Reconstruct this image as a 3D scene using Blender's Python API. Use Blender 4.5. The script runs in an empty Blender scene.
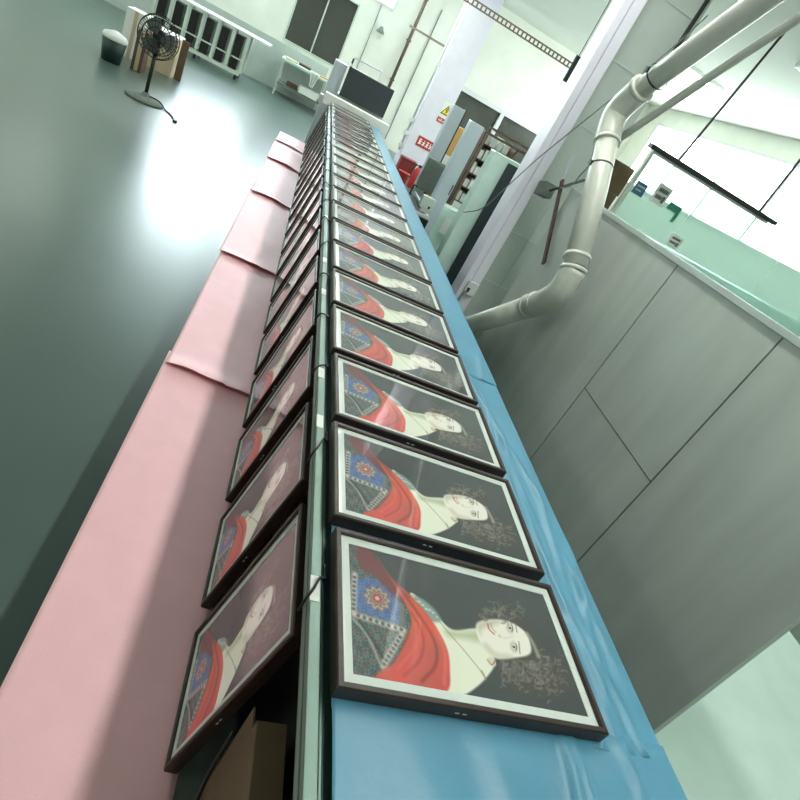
import bpy, bmesh, math, random
import numpy as np
from mathutils import Matrix, Vector
random.seed(7); rng = np.random.RandomState(11)
SC = bpy.context.scene; COL = SC.collection

# ------------------------------------------------------------------ camera
cd = bpy.data.cameras.new('camera'); cam = bpy.data.objects.new('camera', cd); COL.objects.link(cam)
RC = Matrix(((0.88880216, -0.32584617, -0.32226541), (-0.10069531, 0.5471562, -0.8309516), (0.44709192, 0.77100218, 0.45350242)))
cam.matrix_world = Matrix.Translation((0, 0, 2.0)) @ RC.to_4x4()
cd.sensor_width = 36; cd.lens = 566.71 / 800 * 36; cd.shift_x = -.0006; cd.shift_y = -.0006; cd.clip_start = .02; cd.clip_end = 100
SC.camera = cam
# ------------------------------------------------------------------ world, exposure
wd = bpy.data.worlds.new('world'); SC.world = wd; wd.use_nodes = True
wd.node_tree.nodes['Background'].inputs[0].default_value = (.80, .95, .90, 1)
wd.node_tree.nodes['Background'].inputs[1].default_value = 0.6
SC.view_settings.view_transform = 'Standard'; SC.view_settings.look = 'None'
SC.view_settings.gamma = 1; SC.view_settings.exposure = 1.35; SC.view_settings.use_curve_mapping = False
LAMP = 13.0      # strength of the ceiling panels
DAY = 12.0        # strength of the high end-wall windows
CH = 4.4         # ceiling height

# ------------------------------------------------------------------ materials
def lin(c):
    c = np.array(c, float) / 255.
    return np.where(c <= .04045, c / 12.92, ((c + .055) / 1.055) ** 2.4)
def mat(name, rgb, rough=.5, metal=0., var=0., vs=8., bump=0., bs=60., spec=.5, coat=0., emit=0., stretch=None, alpha=1.0, rvar=0.):
    m = bpy.data.materials.new(name); m.use_nodes = True; nt = m.node_tree; b = nt.nodes['Principled BSDF']
    c = lin(rgb); b.inputs['Base Color'].default_value = (*c, 1); b.inputs['Roughness'].default_value = rough
    b.inputs['Metallic'].default_value = metal; b.inputs['Specular IOR Level'].default_value = spec
    b.inputs['Coat Weight'].default_value = coat; b.inputs['Coat Roughness'].default_value = .05
    if alpha < 1: b.inputs['Alpha'].default_value = alpha
    if emit:
        b.inputs['Emission Color'].default_value = (*c, 1); b.inputs['Emission Strength'].default_value = emit
    tc = nt.nodes.new('ShaderNodeTexCoord'); mp = nt.nodes.new('ShaderNodeMapping'); nt.links.new(tc.outputs['Object'], mp.inputs[0])
    if stretch: mp.inputs['Scale'].default_value = stretch
    if var:
        n = nt.nodes.new('ShaderNodeTexNoise'); n.inputs['Scale'].default_value = vs; n.inputs['Detail'].default_value = 5
        nt.links.new(mp.outputs[0], n.inputs[0])
        r = nt.nodes.new('ShaderNodeValToRGB'); r.color_ramp.elements[0].position = .3; r.color_ramp.elements[1].position = .7
        r.color_ramp.elements[0].color = (*(c * (1 - var)), 1); r.color_ramp.elements[1].color = (*np.minimum(c * (1 + var), 1), 1)
        nt.links.new(n.outputs[0], r.inputs[0]); nt.links.new(r.outputs[0], b.inputs['Base Color'])
        if rvar:
            mr = nt.nodes.new('ShaderNodeMapRange'); mr.inputs['To Min'].default_value = max(.02, rough - rvar); mr.inputs['To Max'].default_value = rough + rvar
            nt.links.new(n.outputs[0], mr.inputs[0]); nt.links.new(mr.outputs[0], b.inputs['Roughness'])
    if bump:
        n2 = nt.nodes.new('ShaderNodeTexNoise'); n2.inputs['Scale'].default_value = bs; n2.inputs['Detail'].default_value = 4
        nt.links.new(mp.outputs[0], n2.inputs[0]); bp = nt.nodes.new('ShaderNodeBump'); bp.inputs['Strength'].default_value = bump
        bp.inputs['Distance'].default_value = .01
        nt.links.new(n2.outputs[0], bp.inputs['Height']); nt.links.new(bp.outputs[0], b.inputs['Normal'])
    return m
M = {}
M['floor'] = mat('floor_epoxy', (76, 94, 88), .29, var=.07, vs=1.1, spec=.8, rvar=.03, bump=.03, bs=4)
M['wall'] = mat('wall_paint', (230, 233, 222), .7, var=.05, vs=2)
M['ceiling'] = mat('ceiling_paint', (222, 228, 218), .9, var=.03, vs=1)
M['tile'] = mat('grey_board', (184, 194, 189), .5, var=.05, vs=3)
M['seam'] = mat('dark_seam', (62, 68, 66), .8, var=.1)
M['seam_lt'] = mat('pale_seam', (205, 212, 206), .8, var=.1)
M['panel'] = mat('brushed_panel', (184, 190, 183), .42, metal=.1, var=.10, vs=3.0, stretch=(1, 1.6, .35), bump=.04, bs=40, spec=.35)
M['white'] = mat('white_paint', (216, 218, 218), .45, var=.03, vs=5)
M['beamwhite'] = mat('beam_paint', (224, 222, 234), .45, var=.03, vs=4)
M['pvc'] = mat('pvc_pipe', (204, 206, 196), .32, var=.05, vs=6, spec=.5)
M['alu'] = mat('aluminium', (118, 142, 132), .42, metal=.35, var=.12, vs=14, stretch=(1, .2, 1))
M['alu_green'] = mat('green_groove', (34, 62, 56), .45, metal=.2, var=.1, vs=20)
M['blue'] = mat('blue_cloth', (86, 146, 174), .36, var=.07, vs=6, bump=.2, bs=22, spec=.55, rvar=.06)
M['pink'] = mat('pink_foam', (244, 190, 197), .50, var=.03, vs=9, bump=.1, bs=160, spec=.8)
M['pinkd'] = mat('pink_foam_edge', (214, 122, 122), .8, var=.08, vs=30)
M['board'] = mat('bench_board', (104, 110, 108), .6, var=.1, vs=10)
M['dark'] = mat('dark_steel', (40, 44, 43), .5, metal=.2, var=.15, vs=12)
M['black'] = mat('black_plastic', (22, 24, 24), .35, var=.1, vs=20)
M['wood'] = mat('dark_walnut_frame', (50, 36, 31), .38, var=.28, vs=9, stretch=(2, 8, 8), bump=.06, bs=50, spec=.4)
M['woodside'] = mat('walnut_frame_side', (58, 40, 34), .5, var=.3, vs=9, stretch=(2, 8, 8), bump=.06, bs=50, spec=.3)
M['mat'] = mat('white_mat_card', (206, 214, 208), .6, var=.03, vs=40, coat=.35)
M['mark'] = mat('white_print', (215, 218, 215), .6, var=.02)
M['cardboard'] = mat('cardboard', (104, 84, 62), .8, var=.12, vs=7, bump=.05)
M['orange'] = mat('tan_carton', (206, 160, 96), .75, var=.08, vs=9)
M['brown'] = mat('brown_shelf', (92, 70, 56), .6, var=.15, vs=9)
M['glassdark'] = mat('dark_window', (74, 76, 70), .22, var=.12, vs=1.2, spec=.5)
M['screen_off'] = mat('dark_monitor', (52, 62, 66), .22, var=.06, vs=2, spec=.5)
M['cream'] = mat('cream_panel', (196, 208, 196), .5, var=.04, vs=3)
M['pale'] = mat('pale_blue_grey_steel', (186, 198, 206), .38, metal=.1, var=.05, vs=4)
M['mint'] = mat('pale_mint_panel', (200, 224, 215), .3, var=.05, vs=4)
M['pale_white'] = mat('pale_white_laminate', (222, 238, 233), .3, var=.03, vs=3)
M['red'] = mat('red_sign', (176, 44, 44), .5, var=.06, vs=20)
M['darkred'] = mat('dark_red_box', (112, 30, 34), .5, var=.1, vs=9)
M['yellow'] = mat('yellow_sign', (232, 206, 60), .5, var=.03)
M['grey'] = mat('grey_fabric', (112, 122, 116), .8, var=.15, vs=18, bump=.2)
M['paper'] = mat('white_paper', (232, 234, 230), .7, var=.03, vs=12)
M['green'] = mat('exit_green', (46, 140, 112), .5, var=.04)
M['bluep'] = mat('blue_notice', (62, 110, 142), .5, var=.06, vs=30)
M['rust'] = mat('rusty_bar', (92, 66, 60), .7, metal=.3, var=.25, vs=20)
M['brass'] = mat('brownish_tray', (112, 98, 84), .5, metal=.4, var=.15, vs=20)
M['plywood'] = mat('pale_plywood', (196, 178, 150), .65, var=.1, vs=5)
def emitter(name, rgb, s):
    m = bpy.data.materials.new(name); m.use_nodes = True; nt = m.node_tree; nt.nodes.clear()
    e = nt.nodes.new('ShaderNodeEmission'); e.inputs[0].default_value = (*lin(rgb), 1); e.inputs[1].default_value = s
    o = nt.nodes.new('ShaderNodeOutputMaterial'); nt.links.new(e.outputs[0], o.inputs[0]); return m
M['lamp'] = emitter('lamp_diffuser', (250, 255, 247), LAMP)
M['day'] = emitter('daylight_pane', (232, 248, 255), DAY)
M['added_glow'] = emitter('added_side_glow', (240, 250, 248), 5.)  # glow of the added window in the right wall
def glass_mat(name, rgb, alpha):
    m = bpy.data.materials.new(name); m.use_nodes = True; nt = m.node_tree; nt.nodes.clear()
    t = nt.nodes.new('ShaderNodeBsdfTransparent'); t.inputs[0].default_value = (*lin(rgb), 1)
    g = nt.nodes.new('ShaderNodeBsdfPrincipled'); g.inputs['Base Color'].default_value = (*lin(rgb), 1); g.inputs['Roughness'].default_value = .08
    x = nt.nodes.new('ShaderNodeMixShader'); x.inputs[0].default_value = alpha
    o = nt.nodes.new('ShaderNodeOutputMaterial'); nt.links.new(t.outputs[0], x.inputs[1]); nt.links.new(g.outputs[0], x.inputs[2]); nt.links.new(x.outputs[0], o.inputs[0])
    return m
M['glass'] = glass_mat('office_glass', (230, 247, 243), .28)

# ------------------------------------------------------------------ mesh helpers
def box(bm, x0, x1, y0, y1, z0, z1, bev=0., mi=0):
    vs = [bm.verts.new((x, y, z)) for x in (x0, x1) for y in (y0, y1) for z in (z0, z1)]
    fs = [(0, 1, 3, 2), (4, 6, 7, 5), (0, 4, 5, 1), (2, 3, 7, 6), (0, 2, 6, 4), (1, 5, 7, 3)]
    F = [bm.faces.new([vs[i] for i in f]) for f in fs]
    for f_ in F: f_.material_index = mi
    if bev:
        es = list({e for f_ in F for e in f_.edges})
        bmesh.ops.bevel(bm, geom=es, offset=bev, segments=2, affect='EDGES', profile=.7)
def obb(bm, a, b, wx, wz, up=(0, 0, 1), bev=0.):
    """bar of section wx (side) x wz (up) running from a to b"""
    a = Vector(a); b = Vector(b); d = (b - a); L = d.length; d.normalize()
    s = d.cross(Vector(up)); s = s.normalized() if s.length > 1e-4 else Vector((1, 0, 0)); u = s.cross(d)
    vs = [bm.verts.new(a + d * (L * i) + s * (wx * j) + u * (wz * k)) for i in (0, 1) for j in (-.5, .5) for k in (-.5, .5)]
    fs = [(0, 1, 3, 2), (4, 6, 7, 5), (0, 4, 5, 1), (2, 3, 7, 6), (0, 2, 6, 4), (1, 5, 7, 3)]
    F = [bm.faces.new([vs[i] for i in f]) for f in fs]
    if bev: bmesh.ops.bevel(bm, geom=list({e for f_ in F for e in f_.edges}), offset=bev, segments=2, affect='EDGES')
def smooth_path(pts, n=8):
    P = [Vector(p) for p in pts]; P = [P[0] * 2 - P[1]] + P + [P[-1] * 2 - P[-2]]; out = []
    for i in range(1, len(P) - 2):
        for k in range(n):
            t = k / n; a, b, c, d = P[i - 1:i + 3]
            out.append(.5 * ((2 * b) + (c - a) * t + (2 * a - 5 * b + 4 * c - d) * t * t + (3 * b - a - 3 * c + d) * t ** 3))
    out.append(P[-2]); return out
def tube(bm, pts, r, seg=12, cap=True):
    P = [Vector(p) for p in pts]; rings = []; R = r if hasattr(r, '__len__') else [r] * len(P)
    t0 = (P[1] - P[0]).normalized(); nrm = t0.orthogonal().normalized()
    for i, p in enumerate(P):
        t = (P[min(i + 1, len(P) - 1)] - P[max(i - 1, 0)]).normalized()
        nrm = (nrm - t * nrm.dot(t)).normalized(); bn = t.cross(nrm)
        rings.append([bm.verts.new(p + R[i] * (math.cos(2 * math.pi * k / seg) * nrm + math.sin(2 * math.pi * k / seg) * bn)) for k in range(seg)])
    for a, b in zip(rings, rings[1:]):
        for k in range(seg):
            f_ = bm.faces.new((a[k], a[(k + 1) % seg], b[(k + 1) % seg], b[k])); f_.smooth = True
    if cap: bm.faces.new(rings[0][::-1]); bm.faces.new(rings[-1])
def lathe(bm, prof, c=(0, 0, 0), seg=28):
    rings = [[bm.verts.new((c[0] + r * math.cos(2 * math.pi * k / seg), c[1] + r * math.sin(2 * math.pi * k / seg), c[2] + z)) for k in range(seg)] for r, z in prof]
    for a, b in zip(rings, rings[1:]):
        for k in range(seg):
            f_ = bm.faces.new((a[k], a[(k + 1) % seg], b[(k + 1) % seg], b[k])); f_.smooth = True
    bm.faces.new(rings[0][::-1]); bm.faces.new(rings[-1])
def torus(bm, c, R, r, axis='y', seg=36):
    pts = []
    for k in range(seg + 1):
        a = 2 * math.pi * k / seg
        o = {'y': (math.cos(a), 0, math.sin(a)), 'z': (math.cos(a), math.sin(a), 0), 'x': (0, math.cos(a), math.sin(a))}[axis]
        pts.append((c[0] + R * o[0], c[1] + R * o[1], c[2] + R * o[2]))
    tube(bm, pts, r, 6, cap=False)
def link(name, bm, m, parent=None, loc=None):
    me = bpy.data.meshes.new(name); bmesh.ops.recalc_face_normals(bm, faces=bm.faces); bm.to_mesh(me); bm.free()
    for k in (m if isinstance(m, (list, tuple)) else [m]): me.materials.append(M[k] if isinstance(k, str) else k)
    o = bpy.data.objects.new(name, me); COL.objects.link(o)
    if parent: o.parent = parent
    if loc: o.location = loc
    return o
def tag(o, label, cat, group=None):
    o['label'] = label; o['category'] = cat
    if group: o['group'] = group
    return o
def thing(name, label, cat, loc=(0, 0, 0), group=None):
    o = bpy.data.objects.new(name, None); COL.objects.link(o); o.location = loc; o.empty_display_size = .1
    return tag(o, label, cat, group)
def bx(name, m, parent, *a, bev=0.):
    bm = bmesh.new(); box(bm, *a, bev=bev); return link(name, bm, m, parent)
def struct(name, m, *boxes, mi=None):
    bm = bmesh.new()
    for b in boxes: box(bm, *b)
    o = link(name, bm, m); o['kind'] = 'structure'; return o

# ================================================================== THE ROOM
struct('floor', 'floor', (-7, 9, -4, 17.6, -.1, 0))
struct('ceiling', 'ceiling', (-7, 9, -4, 17.6, CH, CH + .1))
struct('wall_left', 'wall', (-7.15, -7, -4, 17.6, 0, CH))
struct('wall_right', 'wall', (9, 9.15, -4, 9, 0, CH), (9, 9.15, 9, 16.6, 0, 2.3), (9, 9.15, 9, 16.6, 4.0, CH), (9, 9.15, 16.6, 17.6, 0, CH))
struct('wall_near', 'wall', (-7, 9, -4.15, -4, 0, CH))
# far wall with openings: dark window left of centre, dark band right, high daylight windows far left
struct('wall_far', 'wall', (-7, 9, 17.6, 17.75, 0, 1.18), (-7, 9, 17.6, 17.75, 4.2, CH), (.47, 3.5, 17.6, 17.75, 1.18, 3.0), (1.3, 3.5, 17.6, 17.75, 3.0, 4.2),
       (-7, -3.2, 17.6, 17.75, 1.18, 4.2), (-1.35, -1.02, 17.6, 17.75, 1.18, 4.2), (8.4, 9, 17.6, 17.75, 1.18, 4.2), (3.5, 8.4, 17.6, 17.75, 2.36, 4.2),
       (-1.02, .47, 17.6, 17.75, 2.75, 3.0), (-3.2, -1.35, 17.6, 17.75, 1.18, 2.2))
def window(n, x0, x1, z0, z1, cols, pane, frame='white', y=17.62, fw=.05):
    bm = bmesh.new()
    box(bm, x0, x1, y - .05, y + .05, z0, z0 + fw); box(bm, x0, x1, y - .05, y + .05, z1 - fw, z1)
    for i in range(cols + 1):
        x = x0 + (x1 - x0 - fw) * i / cols; box(bm, x, x + fw, y - .045, y + .045, z0 + fw, z1 - fw)
    w = link('window_%d' % n, bm, frame); w['kind'] = 'structure'
    bx('pane', pane, w, x0 + fw, x1 - fw, y + .06, y + .08, z0 + fw, z1 - fw)
window(1, 3.5, 8.4, 1.18, 2.36, 3, 'glassdark', fw=.12)
window(2, -1.02, .47, 1.18, 2.75, 2, 'glassdark', frame='cream', fw=.035)
def added_window(n, y0, y1, z0, z1, cols):
    bm = bmesh.new(); fw = .06; x = 9.02
    box(bm, x - .05, x + .05, y0, y1, z0, z0 + fw); box(bm, x - .05, x + .05, y0, y1, z1 - fw, z1)
    for i in range(cols + 1):
        y = y0 + (y1 - y0 - fw) * i / cols; box(bm, x - .045, x + .045, y, y + fw, z0 + fw, z1 - fw)
    w = link('window_%d' % n, bm, 'white'); w['kind'] = 'structure'
    bx('pane', 'added_glow', w, x + .06, x + .08, y0 + fw, y1 - fw, z0 + fw, z1 - fw)
added_window(4, 9, 16.6, 2.3, 4.0, 4)  # glowing window added to brighten the right background
window(3, -3.2, -1.35, 2.2, 4.2, 2, 'day', fw=.06)
window(5, -1.02, 1.3, 3.0, 4.2, 2, 'day', fw=.06)
# green-grey dado strip along the left of the far wall
struct('baseboard_far', 'tile', (-7, .3, 17.56, 17.598, 0, 1.1))
bm = bmesh.new(); box(bm, 2.385, 2.41, 17.56, 17.598, .2, 3.6); box(bm, .95, .965, 17.57, 17.598, .2, 2.99)
link('trim_far', bm, 'grey')['kind'] = 'structure'
# short tiled wall on the right with the white post at its near end
struct('wall_stub', 'tile', (2.43, 3.04, 6.06, 6.2, 0, CH))
bm = bmesh.new()
for z in (.55, 1.15, 1.75, 2.35, 2.95, 3.55): box(bm, 2.43, 3.04, 6.052, 6.059, z, z + .008)
box(bm, 2.72, 2.726, 6.052, 6.059, 0, 1.75)
link('trim_stub_seams', bm, 'seam_lt')['kind'] = 'structure'
bm = bmesh.new(); box(bm, 2.24, 2.315, 5.93, 6.2, 0, CH, .006); box(bm, 2.325, 2.43, 5.93, 6.2, 0, CH, .006); box(bm, 2.31, 2.33, 5.95, 6.19, 0, CH)
link('trim_post', bm, 'beamwhite')['kind'] = 'structure'
# big square column near the far end
bm = bmesh.new(); box(bm, 2.60, 3.31, 15.4, 16.0, 0, CH, .012)
link('trim_column', bm, 'beamwhite')['kind'] = 'structure'

bm = bmesh.new(); box(bm, 2.55, 4.6, -1.2, 4.2, .0005, .006, .002); o = link('floor_mat', bm, 'mint'); tag(o, 'pale green floor sheet beyond the near end of the grey partition', 'mat')
# grey partition along the right of the line (panels 1.0 m wide, 1.9 m high)
PX = 2.5
part = thing('partition', 'long grey metal-faced partition with thin dark seams running along the right', 'partition', (PX, 3.2, 0))
ys = [1.30, 2.32, 3.35, 5.34]
for i in range(3):
    bm = bmesh.new(); box(bm, 0, .03, ys[i] - 3.2 + .006, ys[i + 1] - 3.2 - .006, .0, 1.81, .002)
    o = link('panel', bm, 'panel', part)
bm = bmesh.new()
for y in ys[1:3]: box(bm, .008, .024, y - 3.2 - .0058, y - 3.2 + .0058, 0, 1.805)
link('seam', bm, 'seam', part)
bm = bmesh.new(); box(bm, -.0015, .0, ys[1] - 3.2, ys[2] - 3.2, .79, .795)
link('joint_line', bm, 'seam', part)
bm = bmesh.new(); box(bm, -.012, .042, ys[0] - 3.2, ys[-1] - 3.2, 1.811, 1.85, .004)
link('top_rail', bm, 'tile', part)
bx('end_cap', 'panel', part, -.002, .032, ys[0] - 3.2 - .02, ys[0] - 3.2 + .0055, 0, 1.81)

# ================================================================== THE LINE (bench)
YE = 10.62
bench = thing('workbench', 'long low workbench on steel legs running from the camera to the far end', 'workbench', (.9, 5, 0))
bx('bench_top', 'board', bench, -.455, .395, -5.6, YE - 5, .955, .996)
bm = bmesh.new(); box(bm, -.528, -.458, -5.6, YE - 5, .950, .972)
box(bm, -.526, -.500, -5.6, YE - 5, .972, .992, .002); box(bm, -.496, -.490, -5.6, YE - 5, .972, .984, .002)
link('aluminium_rail', bm, 'alu', bench)
bm = bmesh.new(); box(bm, -.4995, -.4965, -5.6, YE - 5, .9725, .978); box(bm, -.4885, -.4585, -5.6, YE - 5, .9725, .982)
link('rail_groove', bm, 'alu_green', bench)
bx('side_panel', 'dark', bench, -.45, -.43, -5.6, YE - 5, .34, .954)
for y in (-5.3, -3.4, -1.4, .6, 2.6, 4.6, 5.5):
    for x in (-.39, .33):
        bm = bmesh.new(); box(bm, x - .025, x + .025, y - .025, y + .025, 0, .954, .004); link('leg', bm, 'alu', bench)
bm = bmesh.new(); box(bm, -.365, .305, -5.6, YE - 5, .15, .18); link('lower_shelf', bm, 'board', bench)
# small white stickers and splice plates on the rail
for i, y in enumerate([.86, 1.52, 1.83, 2.6, 3.05, 3.9, 4.7, 5.6, 6.3, 7.4, 8.3, 9.3]):
    bm = bmesh.new(); box(bm, -.5275, -.5045, y - 5 - .035, y - 5 + .035, .9923, .9935); link('sticker', bm, 'paper', bench)
# black cables crossing the rail
for i in range(20):
    y = .87 + .50 * i + random.uniform(-.04, .04); s = random.uniform(-.05, .05)
    bm = bmesh.new()
    tube(bm, smooth_path([(.36, y + s, .955), (.368, y + s * .6, .99), (.38, y, .999), (.395, y - s, .998), (.408, y - s, .993), (.409, y - s * 1.5 + .03, .988)], 5), .0035 if i < 8 else .003, 6)
    o = link('power_cable', bm, 'black')
    tag(o, 'black power cable looping over the rail, number %s from the near end' % ['one', 'two', 'three', 'four', 'five', 'six', 'seven', 'eight', 'nine', 'ten', 'eleven', 'twelve', 'thirteen', 'fourteen', 'fifteen', 'sixteen', 'seventeen', 'eighteen', 'nineteen', 'twenty'][i], 'cable', 'cables crossing the rail')
# low platform under the pink sheets
plat = thing('low_platform', 'low dark platform along the left foot of the bench under pink sheets', 'platform', (.16, 5, 0))
bx('deck', 'board', plat, -.355, .27, -5.9, 5.6, .20, .2485)
bm = bmesh.new(); box(bm, -.32, -.28, -5.9, 5.6, .06, .20); box(bm, .24, .28, -5.9, 5.6, .06, .20); link('rail', bm, 'dark', plat)
for y in (-5.6, -3, -1, 1, 3, 5.4):
    for x in (-.3, .26): bx('foot', 'dark', plat, x - .02, x + .02, y - .02, y + .02, 0, .06)

# pink foam sheets, each overlapping the next nearer one with a lifted wavy edge
def pink_sheet(y0, y1, lift, x0, x1, zb, seed):
    r = random.Random(seed); nx, ny = 26, 60; bm = bmesh.new(); G = []; t = .004
    ph = r.uniform(0, 6)
    def top(i, j):
        u = i / nx; x = x0 + (x1 - x0) * u
        yn = y0 + .06 * (u - .5) * r2[0] + .012 * math.sin(u * 9 + ph)
        if u < .32 : yn += notch
        elif u > .62: yn -= .02
        v = (j / ny) ** 1.6; y = yn + (y1 - yn) * v
        yv = y - yn
        z = zb + .0046 * (1 - min(1, max(0, (yv - .18) / .3)) ** 1.0) * (1 if lift else 0) + lift * math.exp(-((y - yn) / .10) ** 2) * (.45 + .55 * math.sin(u * math.pi * .95 + .25)) 
        z += .006 * math.sin(y * 5.2 + ph + 1.4 * u) * 1.6 * math.exp(-((yv - .8) / .5) ** 2) * math.exp(-((u - .6) / .18) ** 2) + .0012 * math.sin(y * 11 + x * 9 + ph) * (u < .8)
        z = max(z, zb)
        z += .012 * max(0, 1 - (y - yn) / 1.4) * 0
        return Vector((x, y, z))
    r2 = [r.uniform(-.6, .6)]; notch = r.uniform(-.02, .03)
    for j in range(ny + 1): G.append([bm.verts.new(top(i, j)) for i in range(nx + 1)])
    B = [[bm.verts.new(v.co - Vector((0, 0, t))) for v in row] for row in G]
    def q(a, b, c, d, mi, s=True):
        f_ = bm.faces.new((a, b, c, d)); f_.material_index = mi; f_.smooth = s
    for j in range(ny):
        for i in range(nx):
            q(G[j][i], G[j][i + 1], G[j + 1][i + 1], G[j + 1][i], 0); q(B[j][i], B[j + 1][i], B[j + 1][i + 1], B[j][i + 1], 1)
    for i in range(nx): q(G[0][i], B[0][i], B[0][i + 1], G[0][i + 1], 1, False); q(G[ny][i], G[ny][i + 1], B[ny][i + 1], B[ny][i], 1, False)
    for j in range(ny): q(G[j][0], G[j + 1][0], B[j + 1][0], B[j][0], 0, False); q(G[j][nx], B[j][nx], B[j + 1][nx], G[j + 1][nx], 0, False)
    return bm
sheets = [(-.9, 2.82, 0.0), (2.65, 4.62, .030), (4.42, 6.56, .028), (6.40, 8.42, .03), (8.25, 9.85, .03), (9.65, 10.6, .02)]
plabel = ['nearest pink foam sheet, plain and wide, beside the nearest left frames', 'second pink foam sheet from the camera with a stepped near edge',
          'third pink foam sheet from the camera, lifted along its near edge', 'fourth pink foam sheet from the camera, washed out by glare',
          'fifth pink foam sheet from the camera, small with lifted edge', 'last pink foam sheet at the far end of the platform']
for i, (a, b, l) in enumerate(sheets):
    o = link('foam_sheet', pink_sheet(a, b, l, -.21 + .012 * (i % 2), .29, .2545, 30 + i), ['pink', 'pinkd'])
    tag(o, plabel[i], 'foam sheet', 'pink foam sheets on the low platform')

# blue cloths over the bench top, hanging over the right edge
def blue_cloth(y0, y1, zt, seed, x0=.422, x1=1.295, wr=1.0):
    nx, ny = (150 if y1 < 3 else 70), max(20, int((y1 - y0) * 34)); r = random.Random(seed); bm = bmesh.new(); G = []
    fold = [(r.uniform(.9, 1.24), r.uniform(y0, y1), r.uniform(-.25, .25), r.uniform(.08, .3)) for _ in range(int(12 * wr * max(1, (y1 - y0) / 1.6)))]
    if seed == 6: fold += [(1.155, .95, -.07, .42), (1.205, .75, -.10, .30), (1.12, 1.45, .05, .25), (1.22, 1.3, .12, .35), (1.16, 1.9, -.1, .3), (1.25, 1.0, -.03, .25)]
    wn = x1 - x0; W = wn + .22
    for j in range(ny + 1):
        y = y0 + (y1 - y0) * j / ny; row = []
        for i in range(nx + 1):
            s = W * i / nx
            if s < wn: x = x0 + s; z = zt
            else:
                d = s - wn; x = x1 + .012 * (1 - math.exp(-d / .01)) + .10 * d + .012 * math.sin(y * 9 + seed) * d / .2; z = zt - .0 - d * .93
            h = 0
            xx = x0 + s
            for (fx, fy, sl, ln) in fold:
                dx = (xx - fx - sl * (y - fy)); h += .010 * math.exp(-(dx / .014) ** 2 - ((y - fy) / ln) ** 2)
           
            if .41 < x < 1.09: h = h * .0 if y > .60 else h
            z += h if s < wn + .02 else h * .3
            if y < .585: z += .0045 * (1 + math.sin(x * 21 + 7 * y + 2.2 * math.sin(x * 8))) * min(1, (.585 - y) / .05)
            row.append(bm.verts.new((x, y, z)))
        G.append(row)
    B = [[bm.verts.new(v.co - (Vector((0, 0, .0008)) if W * i / nx < wn - .02 else Vector((.0012, 0, 0)) if W * i / nx > wn + .02 else Vector((.0008, 0, .0008)))) for i, v in enumerate(row)] for row in G]
    for j in range(ny):
        for i in range(nx):
            bm.faces.new((G[j][i], G[j][i + 1], G[j + 1][i + 1], G[j + 1][i])).smooth = True
            bm.faces.new((B[j][i], B[j + 1][i], B[j + 1][i + 1], B[j][i + 1])).smooth = True
    for i in range(nx): bm.faces.new((G[0][i], B[0][i], B[0][i + 1], G[0][i + 1])); bm.faces.new((G[ny][i], G[ny][i + 1], B[ny][i + 1], B[ny][i]))
    for j in range(ny): bm.faces.new((G[j][0], G[j + 1][0], B[j + 1][0], B[j][0])); bm.faces.new((G[j][nx], B[j][nx], B[j + 1][nx], G[j + 1][nx]))
    return bm
bl = ['nearest blue cloth, creased, in front of the nearest flat frame', 'blue cloth with long folds under the two nearest flat frames at the table edge',
      'flat blue cloth under the middle frames, starting beside the fourth frame', 'pale blue cloth under the far frames, up to the white end bar']
for i, (a, b, z) in enumerate([(-.55, .625, 1.0012), (.59, 2.33, .9982), (2.295, 4.85, 1.0012), (4.80, 10.60, .9982)]):
    o = link('blue_cloth', blue_cloth(a, b, z + .001, 5 + i, x1=1.291 if i % 2 else 1.2955, wr=[1.2, 1.7, .5, .15][i]), 'blue')
    tag(o, bl[i], 'cloth', 'blue cloths on the bench')
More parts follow.
